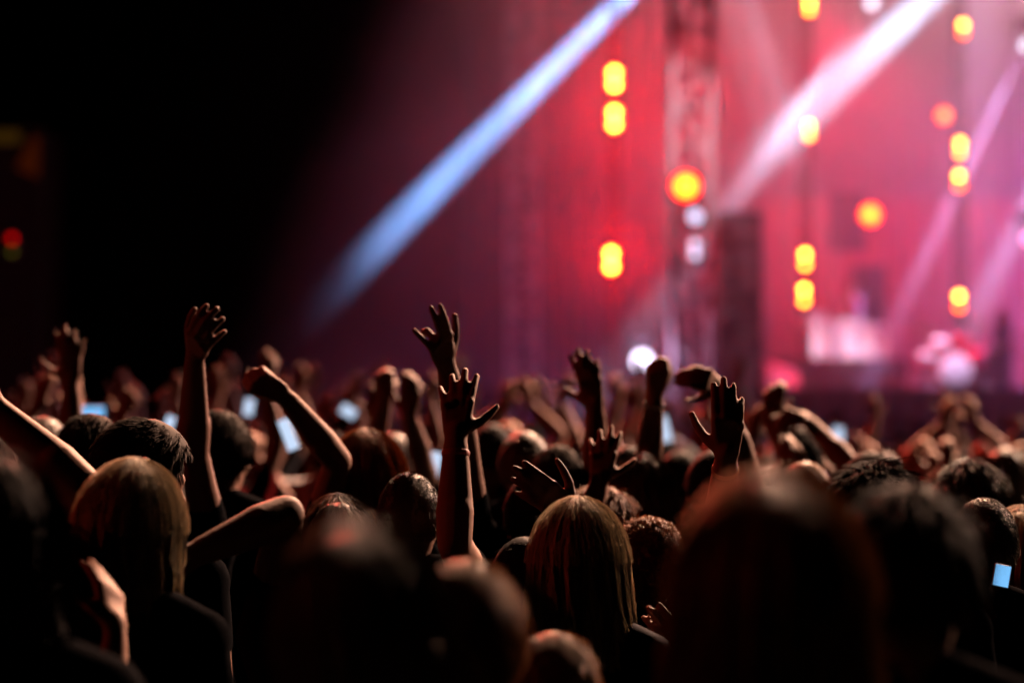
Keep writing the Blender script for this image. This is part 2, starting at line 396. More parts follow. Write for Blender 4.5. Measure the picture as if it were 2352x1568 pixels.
# pink monitor wedge
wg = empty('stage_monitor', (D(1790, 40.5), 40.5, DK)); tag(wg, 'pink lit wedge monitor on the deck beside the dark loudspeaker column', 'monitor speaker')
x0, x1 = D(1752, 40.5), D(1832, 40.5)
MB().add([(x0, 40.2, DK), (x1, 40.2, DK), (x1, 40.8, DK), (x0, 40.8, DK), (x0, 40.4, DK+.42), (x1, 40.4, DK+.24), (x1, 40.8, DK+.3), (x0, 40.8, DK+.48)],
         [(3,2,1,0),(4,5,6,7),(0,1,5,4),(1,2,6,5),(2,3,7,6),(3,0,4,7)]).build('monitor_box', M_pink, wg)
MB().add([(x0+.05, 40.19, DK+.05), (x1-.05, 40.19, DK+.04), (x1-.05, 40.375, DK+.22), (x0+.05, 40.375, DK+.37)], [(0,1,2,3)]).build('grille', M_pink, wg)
# drum kit
dr = empty('drum_kit', (D(2195, 41), 41, DK)); tag(dr, 'red and white drum kit on the deck under the lamp mast', 'drum kit')
bx = D(2190, 41)
MB().lathe((bx, 40.8, DK+.3), (0, 1, 0), [(0, .28), (.02, .3), (.4, .3), (.42, .28)], 28).build('bass_drum', M_drumr, dr, True)
MB().lathe((bx, 40.79, DK+.3), (0, -1, 0), [(0, .27), (.006, .26)], 28).build('bass_drum_skin', M_drumw, dr, True)
for dx, dz, r_, h_, m_ in ((-.22, .62, .15, .2, M_drumw), (.14, .66, .14, .2, M_drumr), (.36, .28, .18, .36, M_drumr), (-.42, .45, .16, .14, M_drumw)):
    MB().lathe((bx+dx, 41.1, DK+dz), (0, -.3, 1), [(0, r_*.97), (.01, r_), (h_, r_), (h_+.01, r_*.97)], 24).build('tom_drum', m_, dr, True)
    MB().tube((bx+dx, 41.1, DK), (bx+dx, 41.1, DK+dz+.02), .012).build('drum_leg', M_truss, dr)
for dx, dz, r_ in ((-.45, 1.0, .2), (.42, 1.12, .22), (.05, 1.2, .18)):
    MB().lathe((bx+dx, 41.2, DK+dz), (.12, -.25, 1), [(0, r_), (.012, r_*.5), (.03, .03)], 28).build('cymbal', M_brass, dr, True)
    MB().tube((bx+dx, 41.2, DK), (bx+dx, 41.2, DK+dz), .01).tube((bx+dx, 41.2, DK+.25), (bx+dx-.2, 41.0, DK), .008).tube((bx+dx, 41.2, DK+.25), (bx+dx+.2, 41.0, DK), .008).build('cymbal_stand', M_truss, dr)
# microphone stands and amplifier
def micstand(px, d, hgt, label):
    t = empty('microphone_stand', (D(px, d), d, DK)); tag(t, label, 'microphone stand')
    x = D(px, d)
    MB().tube((x, d, DK), (x, d, DK+hgt), .012).tube((x, d, DK+hgt), (x-.25, d-.1, DK+hgt+.15), .009).build('stand', M_truss, t)
    MB().tube((x, d, DK+.2), (x-.25, d-.1, DK), .009).tube((x, d, DK+.2), (x+.25, d-.1, DK), .009).tube((x, d, DK+.2), (x, d+.27, DK), .009).build('tripod', M_truss, t)
    MB().lathe((x-.25, d-.1, DK+hgt+.15), (-.8, -.3, .3), [(0, .015), (.1, .018), (.12, .032), (.16, .034), (.19, .02)], 14).build('microphone', M_house, t, True)
micstand(2062, 42, 1.15, 'thin microphone stand between the white desk and the drum kit')
micstand(2130, 40.2, 1.0, 'thin microphone stand at the front edge of stage left of the drum kit')
am = empty('amplifier', (D(2265, 42), 42, DK)); tag(am, 'dark square amplifier cabinet behind the dark clothed performer', 'amplifier')
MB().box(D(2238, 42), D(2325, 42), 42, 42.5, DK, DK+.62, .03).build('amplifier_box', mat('amp_cloth', (.03, .03, .05), .8), am)
MB().box(D(2243, 42), D(2320, 42), 41.975, 41.995, DK+.05, DK+.48, .004).build('grille', mat('amp_grille', (.05, .05, .08), .8, var=.4, scale=50), am)
# left edge: distant dim things
lf = empty('distant_kiosk', (D(10, 60), 60, ground_z(60))); tag(lf, 'dim kiosk with faint orange lit patches in the dark on the far left', 'kiosk')
MB().box(D(-220, 60), D(90, 60), 60, 63, ground_z(60), sz(290, 60), .03).build('kiosk_wall', mat('dark_wall', (.02, .018, .016), .9), lf)
MB().box(D(-30, 60), D(45, 60), 59.93, 59.97, sz(328, 60), sz(300, 60)).build('lit_patch', glow('faint_orange_patch', (.5, .22, .02), .06), lf)  # faintly lit patch of the building, put into emission
MB().add([(D(35, 60), 59.93, sz(385, 60)), (D(88, 60), 59.93, sz(410, 60)), (D(88, 60), 59.93, sz(310, 60)), (D(70, 60), 59.93, sz(320, 60)),
          (D(35, 60), 59.97, sz(385, 60)), (D(88, 60), 59.97, sz(410, 60)), (D(88, 60), 59.97, sz(310, 60)), (D(70, 60), 59.97, sz(320, 60))],
         [(0,1,2,3),(7,6,5,4),(0,4,5,1),(1,5,6,2),(2,6,7,3),(3,7,4,0)]).build('lit_wedge', glow('faint_red_patch', (.6, .08, .01), .05), lf)  # second lit patch, its light likewise given as emission
# ------------------------------------------------------------------ people
def V3(a): return np.array(a, float)
def nrm(a): return a/ (np.linalg.norm(a)+1e-9)
_sph = {}
def unit_sphere(nu, nv):
    if (nu, nv) not in _sph:
        v = [(0, 0, 1)]
        for j in range(1, nv):
            t = math.pi*j/nv
            for i in range(nu):
                a = 2*math.pi*i/nu; v.append((math.sin(t)*math.cos(a), math.sin(t)*math.sin(a), math.cos(t)))
        v.append((0, 0, -1)); f = []
        for i in range(nu): f.append((0, 1+i, 1+(i+1) % nu))
        for j in range(nv-2):
            for i in range(nu):
                a = 1+j*nu; f.append((a+i, a+nu+i, a+nu+(i+1) % nu, a+(i+1) % nu))
        a = 1+(nv-2)*nu
        for i in range(nu): f.append((a+i, len(v)-1, a+(i+1) % nu))
        _sph[(nu, nv)] = (np.array(v), f)
    return _sph[(nu, nv)]
class Flesh:
    """soft shapes that are fused into one continuous skin"""
    def __init__(s): s.v = []; s.f = []; s.n = 0
    def _add(s, v, f):
        s.v.append(v); s.f.extend([tuple(i+s.n for i in q) for q in f]); s.n += len(v)
    def ell(s, c, r, R=None, nu=20, nv=12):
        u, f = unit_sphere(nu, nv); v = u*np.array(r)
        if R is not None: v = v@np.array(R).T
        s._add(v+np.array(c), f)
    def cap(s, p0, p1, r0, r1, flat=None, fl=1.0, nu=14):
        """tapered capsule; flat = direction in which the section is multiplied by fl"""
        p0 = V3(p0); p1 = V3(p1); d = nrm(p1-p0)
        a = np.cross(d, V3((0.3, 0.9, 0.2))) if abs(d[0]) > .9 else np.cross(d, V3((1, 0, 0)))
        if flat is not None: a = V3(flat)-np.dot(V3(flat), d)*d
        a = nrm(a); b = np.cross(d, a)
        v = []; ang = np.arange(nu)*2*math.pi/nu
        rings = [(-r0*math.cos(t), r0*math.sin(t), 0) for t in (.35, .8, 1.2)] + [(0, r0, 0), (0, r1, 1)] + [(r1*math.cos(t), r1*math.sin(t), 1) for t in (1.2, .8, .35)]
        v.append(p0-d*r0)
        for h, r, e in rings:
            c = (p1 if e else p0)+d*h
            for t in ang: v.append(c+a*(math.cos(t)*r*fl)+b*(math.sin(t)*r))
        v.append(p1+d*r1); f = []
        for i in range(nu): f.append((0, 1+(i+1) % nu, 1+i))
        for k in range(len(rings)-1):
            for i in range(nu):
                q = 1+k*nu; f.append((q+i, q+(i+1) % nu, q+nu+(i+1) % nu, q+nu+i))
        q = 1+(len(rings)-1)*nu
        for i in range(nu): f.append((q+i, q+(i+1) % nu, len(v)-1))
        s._add(np.array(v), f)
    def mesh(s, name, vox, smooth=3, ratio=1.0):
        me = bpy.data.meshes.new(name+'_raw')
        me.from_pydata([tuple(x) for x in np.vstack(s.v)], [], s.f); me.update()
        o = bpy.data.objects.new('raw', me); COL.objects.link(o)
        m = o.modifiers.new('r', 'REMESH'); m.mode = 'VOXEL'; m.voxel_size = vox; m.use_smooth_shade = True
        if smooth:
            m = o.modifiers.new('s', 'SMOOTH'); m.factor = .5; m.iterations = smooth
        if ratio < 1:
            m = o.modifiers.new('d', 'DECIMATE'); m.ratio = ratio
        dg = bpy.context.evaluated_depsgraph_get(); dg.update()
        out = bpy.data.meshes.new_from_object(o.evaluated_get(dg)); out.name = name
        bpy.data.objects.remove(o); bpy.data.meshes.remove(me)
        out.polygons.foreach_set('use_smooth', [True]*len(out.polygons))
        return out

HAND = {  # bend angles of the three joints for index..little, spread degrees, thumb closing
 'open':  dict(b=[(8, 8, 5), (5, 8, 5), (8, 10, 6), (12, 14, 8)], s=(-8, -2, 5, 13), th=0.0),
 'wide':  dict(b=[(4, 6, 4), (2, 6, 4), (4, 8, 5), (6, 10, 6)], s=(-11, -3, 6, 17), th=-0.15),
 'relax': dict(b=[(22, 28, 16), (26, 32, 18), (30, 36, 20), (34, 40, 22)], s=(-6, -1, 4, 10), th=.35),
 'bent':  dict(b=[(55, 30, 12), (58, 32, 14), (60, 36, 16), (62, 40, 18)], s=(-5, 0, 4, 9), th=.3),
 'fist':  dict(b=[(78, 95, 50), (80, 98, 52), (82, 98, 52), (84, 98, 50)], s=(-2, 0, 2, 4), th=1.0),
 'two':   dict(b=[(6, 8, 4), (4, 6, 4), (60, 70, 30), (12, 16, 8)], s=(-3, 3, 4, 20), th=.2),
 'flat':  dict(b=[(12, 10, 6), (10, 10, 6), (14, 12, 6), (18, 16, 8)], s=(-3, 0, 3, 6), th=.15),
}
def add_hand(F, wst, f, l, n, s, pose):
    """wst wrist, f towards the knuckles, l towards the thumb, n out of the palm"""
    H = HAND[pose]
    f, l, n = nrm(f), nrm(l), nrm(n)
    kl = [.029, .009, -.011, -.030]; kf = [.090, .094, .088, .078]
    ph = [(.043, .027, .020), (.047, .031, .021), (.043, .029, .020), (.034, .022, .018)]
    rad = [.0104, .0107, .0102, .0092]
    for i in range(4):
        k = wst+(f*kf[i]+l*kl[i])*s
        F.cap(wst+(f*.008+l*kl[i]*.55)*s, k, .0150*s, (.0125 if i < 3 else .0115)*s, n, .85)
        F.ell(k-n*.004*s, (.0125*s,)*3); ang = 0; p = k; sp = math.radians(-H['s'][i])
        d0 = f*math.cos(sp)+l*math.sin(sp)
        for j in range(3):
            ang += math.radians(H['b'][i][j]); d = d0*math.cos(ang)+n*math.sin(ang)
            q = p+d*ph[i][j]*s; r = rad[i]
            F.cap(p, q, r*(1.04-.08*j)*s, r*(.98-.09*j)*s); p = q
    F.ell(wst+(f*.045+l*.018+n*.010)*s, (.030*s, .018*s, .015*s), np.array([f, l, n]).T)     # ball of the thumb
    F.ell(wst+(f*.045-l*.020+n*.006)*s, (.034*s, .015*s, .014*s), np.array([f, l, n]).T)
    c = H['th']
    p = wst+(f*.022+l*.022+n*.004)*s
    d = nrm(f*.62+l*(.80-.35*max(c, 0))+n*(.25+.35*max(c, 0)))
    if c < 0: d = nrm(f*.5+l*.95+n*.15)
    F.cap(p, p+d*.046*s, .0155*s, .0122*s); p = p+d*.046*s
    d = nrm(d+f*(.35-.2*max(c, 0))-l*.9*max(c, 0)+n*.35*max(c, 0)); F.cap(p, p+d*.034*s, .0118*s, .0105*s); p = p+d*.034*s
    d = nrm(d+f*.12-l*.9*max(c, 0)); F.cap(p, p+d*.027*s, .0104*s, .0082*s)

def two_bone(sh, wr, L1, L2, hint):
    d = wr-sh; D = np.linalg.norm(d)
    if D > (L1+L2)*.995: sh = wr-nrm(d)*(L1+L2)*.995; d = wr-sh; D = np.linalg.norm(d)
    D = max(D, abs(L1-L2)+.02)
    a = (L1*L1-L2*L2+D*D)/(2*D); h = math.sqrt(max(L1*L1-a*a, 0)); u = nrm(d)
    hv = hint-sh; hv = hv-np.dot(hv, u)*u
    return sh, sh+u*a+nrm(hv)*h
SKINS = [mat('skin_light', (.27, .13, .085), .68, var=.15, scale=22, spec=.18, bump=.12), mat('skin_tan', (.19, .085, .055), .66, var=.15, scale=22, spec=.2, bump=.12), mat('skin_brown', (.15, .07, .045), .68, var=.12, scale=20, spec=.15, bump=.12)]
def hairmat(name, c, tr=.25):
    m = bpy.data.materials.new(name); m.use_nodes = True
    n = m.node_tree.nodes; l = m.node_tree.links; b = n['Principled BSDF']; o = n['Material Output']
    b.inputs['Roughness'].default_value = .7 if c[0] < .03 else .5; b.inputs['Specular IOR Level'].default_value = .04 if c[0] < .03 else .2
    t = n.new('ShaderNodeBsdfTranslucent'); mx = n.new('ShaderNodeMixShader'); mx.inputs[0].default_value = tr
    g = n.new('ShaderNodeNewGeometry'); r = n.new('ShaderNodeMapRange'); r.inputs[3].default_value = .7; r.inputs[4].default_value = 1.3
    l.new(g.outputs['Random Per Island'], r.inputs[0])
    v = n.new('ShaderNodeVectorMath'); v.operation = 'SCALE'; v.inputs[0].default_value = c
    l.new(r.outputs[0], v.inputs['Scale']); l.new(v.outputs[0], b.inputs['Base Color']); l.new(v.outputs[0], t.inputs[0])
    l.new(b.outputs[0], mx.inputs[1]); l.new(t.outputs[0], mx.inputs[2]); l.new(mx.outputs[0], o.inputs[0])
    return m
HAIRS = dict(umber=hairmat('hair_umber', (.27, .15, .08), .38), sandy=hairmat('hair_sandy', (.42, .25, .15), .4), black=hairmat('hair_black', (.005, .004, .004), .03), brown=hairmat('hair_brown', (.055, .027, .015), .2), auburn=hairmat('hair_auburn', (.32, .12, .045), .4),
             blond=hairmat('hair_blond', (.85, .72, .54), .5), dark=hairmat('hair_dark', (.028, .016, .01), .15), grey=hairmat('hair_grey', (.35, .32, .29), .3))
CLOTH = dict(black=mat('cloth_black', (.008, .008, .009), .9, spec=0.0, var=.3, bump=.5), grey=mat('cloth_grey', (.06, .06, .065), .9, spec=0.0, var=.2, bump=.5),
             navy=mat('cloth_navy', (.012, .015, .04), .9, spec=0.0, bump=.5), white=mat('cloth_white', (.6, .6, .62), .9, spec=0.0, var=.05, bump=.5),
             red=mat('cloth_red', (.12, .01, .012), .9, spec=0.0, bump=.5), olive=mat('cloth_olive', (.05, .045, .02), .9, spec=0.0, bump=.5), denim=mat('cloth_denim', (.02, .03, .06), .9, spec=0.0, bump=.4))

def noise1(x, seed):
    return (math.sin(x*3.1+seed)+.6*math.sin(x*7.3+seed*2.1)+.4*math.sin(x*17.7+seed*.7)+.25*math.sin(x*41+seed*3))/2.2
def make_hair(style, hc, R, s, seed, nstr, extra=1.0):
    """hc head centre, R local axes (right, forward, up) of the head; returns verts, faces"""
    g = np.random.default_rng(seed); V = []; Fc = []; n0 = 0
    sk = np.array([.078, .098, .113])*s*extra
    def W(p): return hc+R@p
    thick = {'short': .014, 'buzz': .005, 'long': .020, 'bob': .024, 'curly': .03, 'bun': .012, 'messy': .018}[style]*s
    def surf(u, t):  # u unit direction (local), t thickness
        return u*(sk+t)
    # base cap
    nu, nv = 48, 26; u, f = unit_sphere(nu, nv)
    keep = []
    for i, d in enumerate(u):
        face = d[1] > .30+.25*max(0, d[2]) and d[2] < .62       # face opening
        low = d[2] < (-.42 if d[1] < .2 else -.1)
        ear = abs(d[0]) > .8 and d[2] < -.15 and d[1] > -.35
        if style in ('long', 'bob'): low = d[2] < -.75; ear = False; face = d[1] > .42 and d[2] < .6
        keep.append(not (face or low or ear))
    idx = {}
    for i, d in enumerate(u):
        if keep[i]:
            amp = {'short': .12, 'buzz': .04, 'long': .12, 'bob': .15, 'curly': .5, 'bun': .08, 'messy': .3}[style]
            t = thick*.75*(1+amp*noise1(d[0]*5+d[2]*6+d[1]*4, seed)+ amp*.5*noise1(d[2]*14-d[0]*9, seed+3))
            if style == 'short' and d[2] > .3: t *= 1.3
            idx[i] = len(V); V.append(W(surf(d, t)))
    for q in f:
        if all(k in idx for k in q): Fc.append(tuple(idx[k] for k in q))
    ni = {}
    for i, d in enumerate(u):
        if keep[i]: ni[i] = len(V); V.append(W(surf(d, -.006*s)))
    for q in f:
        if all(k in ni for k in q): Fc.append(tuple(ni[k] for k in q[::-1]))
    edge = {}
    for q in f:
        if all(k in idx for k in q):
            for a, b in zip(q, q[1:]+q[:1]): edge[(a, b)] = 1
    for (a, b) in edge:
        if (b, a) not in edge: Fc.append((idx[a], ni[a], ni[b], idx[b]))
    def strand(pts, r0, r1):
        n = len(pts); base = len(V)
        for k, p in enumerate(pts):
            d = pts[min(k+1, n-1)]-pts[max(k-1, 0)]; d = nrm(d)
            a = nrm(np.cross(d, V3((.37, .61, .7)))); b = np.cross(d, a); r = r0+(r1-r0)*k/(n-1)
            for j in range(3):
                t = 2.0944*j; V.append(p+a*(math.cos(t)*r)+b*(math.sin(t)*r))
        for k in range(n-1):
            for j in range(3):
                Fc.append((base+3*k+j, base+3*k+(j+1) % 3, base+3*k+3+(j+1) % 3, base+3*k+3+j))
    if style in ('long', 'bob'):
        Lh = (.34 if style == 'long' else .13)*s
        # inner sheet so no light leaks between strands
        na, nr = 44, 12; b0 = len(V); amin, amax = math.radians(-238), math.radians(58)
        def fall(a, h, t, sd):
            """point on the hanging hair: a azimuth (back = -90 deg), h metres below the widest line"""
            x = math.cos(a); y = math.sin(a)
            fl = 1+.10*math.sin(min(h/.14, 1.5)*1.4)+ max(0, h-.10*s)*1.5
            px = x*(sk[0]+t)*fl; py = y*(sk[1]+t)*(1 if y > 0 else 1-.25*min(h/.2, 1))
            w = .012*noise1(a*4+h*9, sd)*min(h*8, 1)
            return V3((px*(1+w*6), py+w, -h-.005))
        for i in range(na+1):
            a = amin+(amax-amin)*i/na
            for k in range(nr+1): V.append(W(fall(a, Lh*.9*k/nr, thick*.4, seed)))
        for i in range(na):
            for k in range(nr):
                p = b0+i*(nr+1)+k; Fc.append((p, p+1, p+nr+2, p+nr+1))
        for _ in range(nstr):
            a = math.radians(g.uniform(-245, 65)); t = thick*g.uniform(.75, 1.25)
            clump = noise1(a*6, seed+9)
            pol0 = math.acos(g.uniform(-.1, .98)); pts = []
            part = .0
            for k in range(7):
                pol = pol0+(math.pi/2-pol0)*k/6
                aa = a
                d = V3((math.sin(pol)*math.cos(aa), math.sin(pol)*math.sin(aa), math.cos(pol)))
                pts.append(W(d*(sk+t*(1+.3*clump))))
            L = Lh*(g.uniform(.72, 1.2)+.16*clump)
            for k in range(1, 9):
                h = L*k/8; aa = a+.10*clump*h/.1+.05*math.sin(h*25+clump*6)
                pts.append(W(fall(aa, h, t*(1+.3*clump), seed)))
            strand(pts, .0016*s, .0007*s)
        # stray hairs
        for _ in range(nstr//12):
            a = math.radians(g.uniform(-245, 65)); pts = []
            ph = g.uniform(0, 6)
            for k in range(9):
                q = k/8; pol = q*1.5
                d = V3((math.sin(pol)*math.cos(a+.3*q), math.sin(pol)*math.sin(a+.3*q), math.cos(pol)))
                pts.append(W(d*(sk+thick*1.3+.012*s*math.sin(q*3+ph)**2)))
            strand(pts, .0006*s, .0004*s)
    else:
        ln = {'short': .030, 'buzz': .008, 'curly': .05, 'bun': .05, 'messy': .055}[style]*s
        for _ in range(nstr):
            while True:
                d = nrm(g.normal(size=3))
                if d[2] > -.42 and not (d[1] > .30+.25*max(0, d[2]) and d[2] < .62) and not (abs(d[0]) > .8 and d[2] < -.15 and d[1] > -.35): break
            c = noise1(d[0]*7+d[2]*5, seed)+noise1(d[1]*8-d[2]*6, seed+5)
            down = V3((0, 0, -1)); tan = down-np.dot(down, d)*d
            whorl = V3((.25*c, -.3 if d[2] > .5 else 0, 0)); flow = nrm(tan*(.5+.7*(1-max(d[2], 0)))+V3((d[1], -d[0], 0))*.5*c+whorl+.001)
            p = d*(sk+thick*.55); pts = [W(p)]
            L = ln*g.uniform(.6, 1.2); lift = {'short': .38, 'buzz': .9, 'curly': .5, 'bun': .05, 'messy': .55}[style]*(1+.35*c)
            stp = 5
            for k in range(stp):
                q = (k+1)/stp
                dirv = nrm(flow+d*lift*(1-q*.9)+ (V3((math.sin(q*9+c*4), math.cos(q*8+c*3), math.sin(q*7)))*.9 if style == 'curly' else 0))
                p = p+dirv*L/stp; pts.append(W(p))
            strand(pts, .0015*s, .0005*s)
        if style == 'bun':
            b0 = len(V); uu, ff = unit_sphere(20, 12)
            c = V3((0, -.105, .045))*s
            for x in uu: V.append(W(c+x*np.array([.04, .035, .038])*s*(1+.08*noise1(x[0]*6+x[2]*9, seed))))
            for q in ff: Fc.append(tuple(b0+i for i in q))
    return np.array(V), Fc

def person(head, label=None, H=None, yaw=0, tilt=(0, 0), arms=(), hair='short', hc='dark', skin=0, shirt='black', sleeve=.45, vox=.009, ratio=.3, nstr=500,
           female=False, origin=None, name='person', group=None, hs=1.0, floor=None, pants='denim', seed=None, smooth=2):
    """head = point of the top of the head (world). arms: up to two dicts(side, wrist, tip, thumb, pose, elbow) in world points"""
    top = V3(head); gz = ground_z(top[1]) if floor is None else floor
    if H is None: H = top[2]-gz
    s = H/1.75; sh_w = .178*(.90 if female else 1.0)
    base = V3((top[0], top[1], gz)); seed = int(abs(top[0]*977+top[1]*131)) if seed is None else seed
    cy_, sy_ = math.cos(yaw*.5), math.sin(yaw*.5)
    def L(p, k=1.0):   # body local to object space (metres, feet at 0)
        x, y, z = np.array(p)*s; return V3((x*cy_-y*sy_, x*sy_+y*cy_, z))
    def wl(p): return V3(p)-base
    F = Flesh(); T = Flesh(); PT = Flesh()
    fb = .93 if female else 1.0
    # torso
    F.ell(L((0, 0, .95)), (.165*s, .115*s, .13*s)); F.ell(L((0, 0, 1.12)), (.138*s*fb, .10*s, .17*s)); F.ell(L((0, .005, 1.30)), (.16*s*fb, .115*s, .17*s))
    F.cap(L((0, 0, 1.46)), L((0, .01, 1.56)), .056*s*fb, .052*s*fb)
    # head
    hy, ti, ni = yaw, tilt[0], tilt[1]
    Rh = np.array(Matrix.Rotation(hy, 3, 'Z') @ Matrix.Rotation(math.radians(ni), 3, 'X') @ Matrix.Rotation(math.radians(ti), 3, 'Y'))
    hcn = L((0, .015, 1.632))+V3((math.sin(math.radians(ti))*.05, 0, 0))*s
    def hd(p): return hcn+Rh@(np.array(p)*s)
    F.ell(hd((0, -.005, 0)), np.array([.074, .094, .112])*s, Rh, 28, 18)
    F.ell(hd((0, .035, -.055)), np.array([.056, .058, .066])*s, Rh); F.ell(hd((0, .072, -.098)), np.array([.022, .02, .018])*s, Rh)
    F.cap(hd((0, .088, .01)), hd((0, .110, -.030)), .009*s, .014*s); F.ell(hd((0, .092, -.062)), np.array([.024, .010, .009])*s, Rh)
    F.cap(hd((-.032, .082, .022)), hd((.032, .082, .022)), .012*s, .012*s)
    for q in (-1, 1):
        F.ell(hd((q*.030, .078, .002)), np.array([.013, .012, .010])*s, Rh)
        F.ell(hd((q*.050, .055, -.03)), np.array([.02, .025, .02])*s, Rh)
        F.ell(hd((q*.078, -.004, -.012)), np.array([.009, .018, .030])*s, Rh@np.array(Matrix.Rotation(q*.35, 3, 'Z')))
    # legs
    for q in (-1, 1):
        hip, kn, an = L((q*.09, 0, .90)), L((q*.10, .02, .48)), L((q*.11, -.01, .09))
        F.cap(hip, kn, .088*s, .058*s); F.cap(kn, an, .055*s, .038*s); F.cap(L((q*.105, -.02, .36)), L((q*.108, -.01, .2)), .052*s, .04*s)
        F.cap(an-V3((0, 0, .045*s)), L((q*.13, .15, .035)), .042*s, .035*s)
        PT.cap(hip, kn, .100*s, .075*s); PT.cap(kn, L((q*.11, -.01, .12)), .072*s, .062*s)
    PT.ell(L((0, 0, .94)), (.178*s, .128*s, .13*s))
    # shirt torso
    T.ell(L((0, 0, .98)), (.175*s, .128*s, .12*s)); T.ell(L((0, 0, 1.13)), (.155*s*fb, .118*s, .19*s)); T.ell(L((0, .005, 1.30)), (.178*s*fb, .132*s, .175*s))
    sides = {a['side']: a for a in arms}
    bands = []
    for q in (-1, 1):
        a = sides.get(q)
        if a is None:
            sh = L((q*sh_w, 0, 1.425)); el = L((q*(sh_w+.05), -.01, 1.14)); wr = L((q*(sh_w-.02), .20, 1.02)); tipd = nrm(L((0, .3, .05))-L((0, 0, 0))); thd = V3((0, 0, 1)); pose = 'relax'
            ls = 0
            f = tipd; n = nrm(L((-q, 0, 0)))
            l = nrm(np.cross(n, f)); l = l if l[2] > 0 else -l
        else:
            pose = a.get('pose', 'open'); wr = wl(a['wrist']); tip = wl(a['tip']); f = nrm(tip-wr)
            up = max(0, min(1, (wr[2]-1.3*s)/.5)); sh = L((q*(sh_w-.02*up), .01, 1.425+.05*up)); hint = wl(a['elbow']) if 'elbow' in a else L((q*.5, .2, 1.2))
            sh2, el = two_bone(sh, wr, .305*s*a.get('k', 1), .265*s*a.get('k', 1), hint); sh = sh*.35+sh2*.65 if np.linalg.norm(sh2-sh) > 1e-6 else sh
            sh = sh2
            l = V3(a.get('thumb', (-q, 0, 0))); l = nrm(l-np.dot(l, f)*f); n = np.cross(f, l)
            want = V3(a.get('palm', (0, 1, 0)));
            if np.dot(n, want) < 0: n = -n
        r = (.9 if female else 1.0)*s
        F.cap(L((0, 0, 1.44)), sh*.9+L((0, 0, 1.42))*.1, .062*s, .056*s*fb); F.cap(L((0, 0, 1.50)), sh+V3((0, 0, .005)), .042*s, .046*s*fb)
        F.cap(L((q*.1, 0, 1.33)), sh, .07*s*fb, .052*s)
        F.cap(sh, el, .053*r, .042*r); F.cap(sh*.65+el*.35, sh*.3+el*.7, .053*r, .045*r)
        d = wr-el
        F.cap(el, el+d*.30, .043*r, .047*r); F.cap(el+d*.28, wr-d*.10, .0465*r, .031*r, n, .88); F.cap(wr-d*.14, wr+f*.01*s, .030*r, .0280*r, n, .85)
        sd = np.cross(nrm(d), n); F.cap(el+d*.08+sd*.008*s, el+d*.5+sd*.010*s, .036*r, .030*r)
        add_hand(F, wr, f, l, n, s*(.94 if female else 1.02), pose)
        T.cap(L((0, 0, 1.42)), sh, .070*s, .066*s*fb); T.cap(L((q*.035, 0, 1.492)), sh+V3((0, 0, .006)), .056*s, .060*s*fb); T.cap(L((q*.1, 0, 1.33)), sh, .085*s*fb, .062*s)
        e = sh+(el-sh)*sleeve
        if sleeve > 0: T.cap(sh, e, .062*r, (.056 if sleeve < .8 else .05)*r)
        if sleeve >= 1: T.cap(el, wr-d*.12, .05*r, .036*r)
        if a is not None and a.get('band'): bands.append((wr-nrm(d)*.045*s, nrm(d), .031*r, a['band'], n))
    root = empty(name, tuple(base)); tag(root, label, 'person', group)
    if origin is not None: root.location = origin
    def link(me, nm, m):
        me.materials.append(m); o = bpy.data.objects.new(nm, me); COL.objects.link(o); o.parent = root; return o
    link(F.mesh('body', vox, smooth, ratio), 'body', SKINS[skin])
    link(T.mesh('shirt', max(vox, .012), 3, .25), 'shirt', CLOTH[shirt])
    link(PT.mesh('trousers', .016, 2, .2), 'trousers', CLOTH[pants])
    if hair:
        hv, hf = make_hair(hair, hcn, Rh, s, seed, nstr, hs)
        me = bpy.data.meshes.new('hair'); me.from_pydata([tuple(x) for x in hv], [], hf); me.update()
        me.polygons.foreach_set('use_smooth', [True]*len(me.polygons)); link(me, 'hair', HAIRS[hc])
    for c, ax, rr, (bn, bm), n in bands:
        mb = MB(); c = Vector(c); ax = Vector(ax); nu, nv = 28, 8
        a1 = Vector(n)-ax*ax.dot(Vector(n)); a1.normalize(); b1 = ax.cross(a1); vv = []; ff = []
        for i in range(nu):
            t = 2*math.pi*i/nu; rd = a1*(math.cos(t)*rr*.93)+b1*(math.sin(t)*rr*1.05); rn = rd.normalized()
            for j in range(nv):
                u_ = 2*math.pi*j/nv; vv.append(c+rd+rn*(math.cos(u_)*.002)+ax*(math.sin(u_)*.007))
        for i in range(nu):
            for j in range(nv): ff.append((i*nv+j, ((i+1) % nu)*nv+j, ((i+1) % nu)*nv+(j+1) % nv, i*nv+(j+1) % nv))
        me = bpy.data.meshes.new(bn); me.from_pydata([tuple(x) for x in vv], [], ff); link(me, bn, bm)
    return root
def arm(side, w_, t_, pose='open', thumb=None, elbow=None, band=None, palm=None, k=1):
    d = dict(side=side, wrist=P(*w_), tip=P(*t_), pose=pose, k=k)
    if thumb is not None: d['thumb'] = thumb if isinstance(thumb, tuple) else (thumb, 0, 0)
    if elbow is not None: d['elbow'] = P(*elbow)
    if band: d['band'] = band
    if palm: d['palm'] = palm
    return d
M_band = mat('fabric_band', (.35, .05, .03), .6); M_beads = mat('bead_band', (.6, .3, .15), .2, spec=.8)

